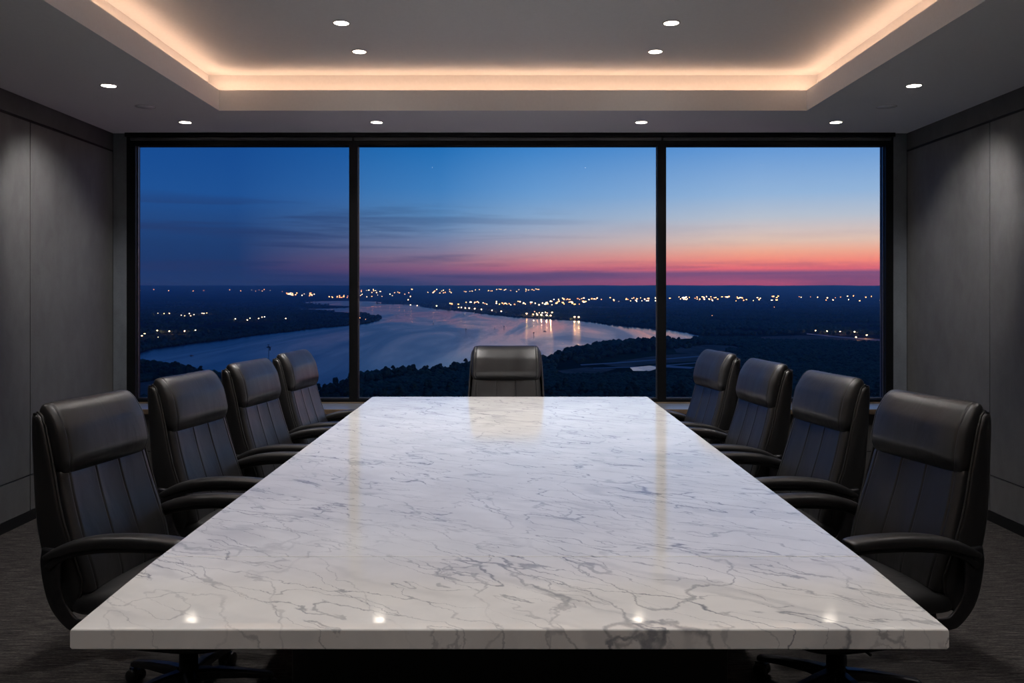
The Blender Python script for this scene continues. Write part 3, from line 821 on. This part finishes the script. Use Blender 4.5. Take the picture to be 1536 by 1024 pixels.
# riverside lamps, nearer: masts with a glowing head and a lit yard at the foot
M_HEAD = emit('glowing lamp head', (1, .62, .30, 1), 16)
def lamp_mesh():
    b = MB(); b.tube([(0, 0, 0), (0, 0, 9)], [.18, .1], 6, 0)
    b.box(-.9, -.12, 8.9, .9, .12, 9.1, 0)
    for x in (-.9, 0, .9):
        rr = [[Vector((x+r*math.cos(a), r*math.sin(a), z)) for a in [k*2*PI/8 for k in range(8)]] for r, z in ((.15, 8.3), (.6, 8.5), (.72, 8.9), (.5, 9.25), (.1, 9.4))]
        b.loft(rr, mi=1)
    bmesh.ops.recalc_face_normals(b.bm, faces=b.bm.faces)
    me = bpy.data.meshes.new('street_lamp'); b.bm.to_mesh(me); b.bm.free(); me.materials.append(M_PLASTIC); me.materials.append(M_HEAD); return me
LM = lamp_mesh(); lamp_pts = []
def lamp(px, py, lab, grp, s=1.0, light=1.0):
    d = dist(py); dy = 0
    x, y, z = at(px, py+9*s*F/d*.95); clear.append((x, y, 2.0)); o = bpy.data.objects.new('street_lamp', LM); C.objects.link(o)
    o.location = (x, y, z); o.scale = (s,)*3; tag(o, lab, 'street lamp', grp)
    if light:
        L = bpy.data.lights.new('street_lamp_bulb', 'POINT'); L.energy = 16000*light*s*s; L.color = (1, .52, .22); L.shadow_soft_size = .6
        lo = bpy.data.objects.new('street_lamp_bulb', L); C.objects.link(lo); lo.parent = o; lo.location = (0, -1.5, 8.0)
gl = ('warm lamp on a mast in the lit yard by the left river bank', 'lamps by the left river bank')
for p in ((217, 501), (236, 496), (254, 497), (277, 496.5), (293, 495.5), (261, 503), (238, 506), (213, 504)): lamp(*p, *gl, s=.95)
gl = ('warm lamp in the row of lights across the left peninsula', 'lamps across the left peninsula')
for p in ((237, 470), (246, 470.5), (254, 470), (272, 473), (277, 474), (284, 470.5), (286, 474), (291, 472), (303, 470), (306, 470), (310, 469.5)): lamp(*p, *gl, s=1.15, light=.5)
gl = ('warm lamp on the far side of the left peninsula', 'lamps on the far side of the peninsula')
for p in ((353, 478.5), (371, 480), (375, 477.5), (388, 478), (393, 476), (397, 475.5), (429, 478)): lamp(*p, *gl, s=1.15, light=.6)
gl = ('warm lamp along the lit road behind the right window', 'lamps along the lit road')
for p in ((1223.5, 496), (1240.5, 497), (1260, 497.5), (1272, 497), (1282, 498), (1284, 506), (1300, 503)): lamp(*p, *gl, s=.9)
lamp(818, 469, 'warm lamp at the water edge below the far shore town', 'lamps on the far shore', 1.6, .5); lamp(828, 469, 'warm lamp at the water edge below the far shore town', 'lamps on the far shore', 1.6, .5)
# lit quay lamps whose light falls on the water
for px in (655, 688, 692, 698, 704, 712, 722, 738, 752, 790, 800, 806, 812, 820, 826, 862, 868):
    lamp(px, float(np.interp(px, [655, 700, 740, 800, 868], [459, 462, 466, 472, 476])), 'warm quay lamp on the far shore above the water', 'quay lamps of the far shore', 1.5, 2.2)

# the woodland itself, kept clear of single trees, houses and lamps
pa = np.array(pts)
keep = np.ones(len(pa), bool)
for a, b_, r_ in [(x, y, 5.6) for x, y in hero]+clear:
    keep &= (pa[:, 0]-a)**2+(pa[:, 1]-b_)**2 > (r_+pa[:, 3]*1.0)**2
pa = pa[keep]; n = len(pa)
sc = pa[:, 3:4, None] if False else pa[:, 3].reshape(n, 1, 1)
jit = 1+.35*(RNG.rand(n, len(JV), 1)-.5)
VV = JV[None]*jit*sc*np.array([1, 1, .85])+np.stack([pa[:, 0], pa[:, 1], pa[:, 2]+pa[:, 3]*.75], -1)[:, None, :]
FF = (JF[None]+(np.arange(n)*len(JV))[:, None, None]).reshape(-1, 3)
me = bpy.data.meshes.new('forest'); VV = VV.reshape(-1, 3)
me.vertices.add(len(VV)); me.vertices.foreach_set('co', VV.ravel()); me.loops.add(len(FF)*3); me.loops.foreach_set('vertex_index', FF.ravel().astype(np.int32))
me.polygons.add(len(FF)); me.polygons.foreach_set('loop_start', np.arange(len(FF))*3); me.update(); me.validate()
o = link('forest', me, M_LEAF); tag(o, 'dark woodland spreading over both banks and the plain to the horizon', 'forest', kind='stuff')

# ---------------- markers, mast and boats on the river
M_DARK = plain('dark painted steel', (.01, .012, .016), .6); M_BOAT = plain('pale boat hull', (.4, .42, .45), .4)
def marker(px, py, h, lab, w=1.0):
    x, y, z = at(px, py); t = empty('channel_marker', (x, y, z)); tag(t, lab, 'channel marker', 'channel markers in the river')
    b = MB(); b.tube([(0, 0, 0), (0, 0, h)], [.6*w, .4*w], 8); b.build('post', M_DARK, t)
    b = MB(); b.box(-1.6*w, -.2, h*.72, 1.6*w, .2, h); b.build('board', M_DARK, t)
for px, py, h, lab, w in ((699, 498, 9, 'dark channel marker post just above the head chair, left', .8), (696, 473, 5, 'small dark marker with a crossbar near the far shore', 2.2), (756, 492, 6, 'dark marker buoy in mid river right of the posts', 1),
                          (742, 493, 4, 'smallest dark marker buoy in mid river', .8), (800.5, 503, 8, 'dark channel marker near the wooded point', 1), (595, 476, 7, 'reddish marker post in the channel right of the peninsula', 1),
                          (650, 487, 5, 'dark marker buoy in the open river beyond the middle window', 1), (609, 472, 6, 'dark marker buoy near the channel mouth', 1), (386, 505, 4, 'dark marker buoy left of the tall mast', .8), (587, 477, 4, 'low dark marker buoy nearest the peninsula', 1)):
    marker(px, py, h, lab, w)
def boat(px, py, rz, lab, s=1.0):
    x, y, z = at(px, py); t = empty('motor_boat', (x, y, z+.6), rz); tag(t, lab, 'boat', 'boats on the river'); t.scale = (s,)*3
    b = MB(); rows = []
    for u, w, h in ((-4, 1.2, 1), (-2, 1.5, 1), (1, 1.4, 1.1), (3.2, .7, 1.3), (4.2, .08, 1.5)):
        rows.append([Vector((u, -w, h)), Vector((u, -w*.6, 0)), Vector((u, w*.6, 0)), Vector((u, w, h))])
    b.loft(rows, smooth=False); b.build('hull', M_BOAT, t)
    b = MB(); b.box(-1.5, -.8, 1, 1, .8, 2.2); b.build('cabin', M_DARK, t, bevel=.2)
boat(287, 534, .2, 'small pale motor boat on the river behind the left window', .8); boat(817, 497, .4, 'small motor boat right of the head chair near the lit shore', 1.0); boat(403, 521, .1, 'small pale boat beside the tall dark mast', 1.0); boat(559, 464, 0, 'small dark boat in the far channel', 1.6)
# tall mast on the near bank
x, y, z = at(403, 584); t = empty('radio_mast', (x, y, z)); tag(t, 'slim dark mast on the near bank between the left chairs', 'mast')
hh = (584-516)*y/F
b = MB(); b.tube([(0, 0, 0), (0, 0, hh)], [.45, .22], 8); b.build('pole', M_DARK, t)
b = MB(); b.box(-2.4, -.15, hh*.93, 1.6, .15, hh*.945); b.box(-1.5, -.15, hh*.98, .8, .15, hh*.99); b.box(.9, -.3, hh*.86, 2.0, .3, hh*.93); b.build('antenna', M_DARK, t)
b = MB(); b.box(-.9, -.4, hh*.26, .9, .4, hh*.34); b.build('equipment_box', M_DARK, t)

# evening haze lying over the plain
m, nt, bs = newmat('evening haze'); nt.nodes.remove(bs)
vs_ = N(nt, 'ShaderNodeVolumeScatter'); vs_.inputs['Color'].default_value = (.24, .62, 1, 1); vs_.inputs['Density'].default_value = 7.5e-5; vs_.inputs['Anisotropy'].default_value = .2
nt.links.new(vs_.outputs[0], nt.nodes['Material Output'].inputs['Volume'])
b = MB(); b.box(-23000, 400, ZG-40, 23000, 21900, 205); o = b.build('haze', m); tag(o, 'thin blue evening haze over the plain', 'haze', kind='stuff')
# ------------------------------------------------------------------ sky
w = bpy.data.worlds.new('dusk sky'); bpy.context.scene.world = w; w.use_nodes = True; nt = w.node_tree
bg = nt.nodes['Background']; tc = N(nt, 'ShaderNodeTexCoord'); sx = N(nt, 'ShaderNodeSeparateXYZ'); nt.links.new(tc.outputs['Generated'], sx.inputs[0])
def skyramp(st):
    S = 3.0     # ramp covers elevation sine 0 .. 1/S
    r = ramp(nt, [(min(1, e*S), lin(*c)) for e, c in st])
    nt.links.new(math_(nt, 'MULTIPLY', sx.outputs[2], S, clamp=True), r.inputs[0]); return r.outputs[0]
L_ = skyramp([(0, (38, 62, 110)), (.012, (40, 66, 116)), (.03, (35, 64, 114)), (.055, (36, 70, 122)), (.08, (40, 82, 140)), (.11, (36, 92, 160)), (.165, (24, 84, 156)), (.25, (20, 75, 150)), (.33, (14, 55, 120))])
M_ = skyramp([(0, (80, 76, 122)), (.012, (88, 80, 128)), (.020, (104, 86, 134)), (.028, (160, 106, 140)), (.036, (170, 130, 154)), (.05, (150, 148, 180)), (.07, (126, 158, 200)), (.09, (104, 156, 208)), (.12, (74, 142, 208)), (.165, (38, 122, 196)), (.25, (30, 105, 185)), (.33, (20, 70, 145))])
R_ = skyramp([(0, (150, 86, 126)), (.010, (190, 96, 130)), (.018, (160, 92, 132)), (.023, (126, 88, 134)), (.0275, (236, 116, 122)), (.036, (250, 148, 128)), (.046, (244, 178, 152)), (.058, (228, 202, 188)), (.085, (184, 198, 216)), (.11, (148, 184, 224)), (.165, (92, 150, 216)), (.25, (70, 125, 200)), (.33, (36, 82, 160))])
az = sx.outputs[0]
f1 = N(nt, 'ShaderNodeMapRange'); setin(f1, From_Min=-.30, From_Max=0.03); f1.interpolation_type = 'LINEAR'; nt.links.new(az, f1.inputs[0])
f2 = N(nt, 'ShaderNodeMapRange'); setin(f2, From_Min=-.08, From_Max=.27); nt.links.new(az, f2.inputs[0])
c = mix(nt, f1.outputs[0], L_, M_); c = mix(nt, f2.outputs[0], c, R_)
# streaky clouds low over the horizon
mp = N(nt, 'ShaderNodeMapping'); mp.inputs['Scale'].default_value = (2.6, 2.6, 46); mp.inputs['Rotation'].default_value = (0, math.radians(1.2), 0); nt.links.new(tc.outputs['Generated'], mp.inputs[0])
cn = noise(nt, mp.outputs[0], 1.5, 5, .55, .35)
cr = ramp(nt, [(.50, g(0)), (.62, g(1))]); nt.links.new(cn.outputs[0], cr.inputs[0])
band = ramp(nt, [(0, g(.35)), (.03, g(.9)), (.075, g(.75)), (.17, g(.55)), (.27, g(.55)), (.34, g(0))]); nt.links.new(math_(nt, 'MULTIPLY', sx.outputs[2], 3.0, clamp=True), band.inputs[0])
azf = N(nt, 'ShaderNodeMapRange'); setin(azf, From_Min=-.25, From_Max=.12, To_Min=1, To_Max=.12); nt.links.new(az, azf.inputs[0])
lowf = N(nt, 'ShaderNodeMapRange'); setin(lowf, From_Min=.028, From_Max=.045, To_Min=.6, To_Max=0); nt.links.new(sx.outputs[2], lowf.inputs[0])
am = math_(nt, 'MAXIMUM', azf.outputs[0], lowf.outputs[0])
cf = math_(nt, 'MULTIPLY', math_(nt, 'MULTIPLY', cr.outputs[0], band.outputs[0]), am)
cc = mix(nt, f2.outputs[0], lin(44, 62, 108), lin(100, 78, 124))
c = mix(nt, cf, c, cc)
nt.links.new(c, bg.inputs[0]); bg.inputs[1].default_value = 1.0

# ------------------------------------------------------------------ camera, view
cam = bpy.data.cameras.new('camera'); co = bpy.data.objects.new('camera', cam); C.objects.link(co)
co.location = (0, 0, EYE); co.rotation_euler = (PI/2, 0, 0)
cam.sensor_width = 36; cam.lens = 36*F/1536; cam.shift_x = (768-CX)/1536; cam.shift_y = -(512-CY)/1536
cam.clip_start = .05; cam.clip_end = 60000
sc = bpy.context.scene; sc.camera = co
sc.view_settings.view_transform = 'Standard'; sc.view_settings.look = 'None'; sc.view_settings.gamma = 1; sc.view_settings.exposure = 0
sc.cycles.max_bounces = 8; sc.cycles.diffuse_bounces = 4; sc.cycles.glossy_bounces = 4; sc.cycles.transparent_max_bounces = 12
sc.cycles.sample_clamp_indirect = 4
print('lit buildings', nb, 'trees', len(hero), 'blobs', n)
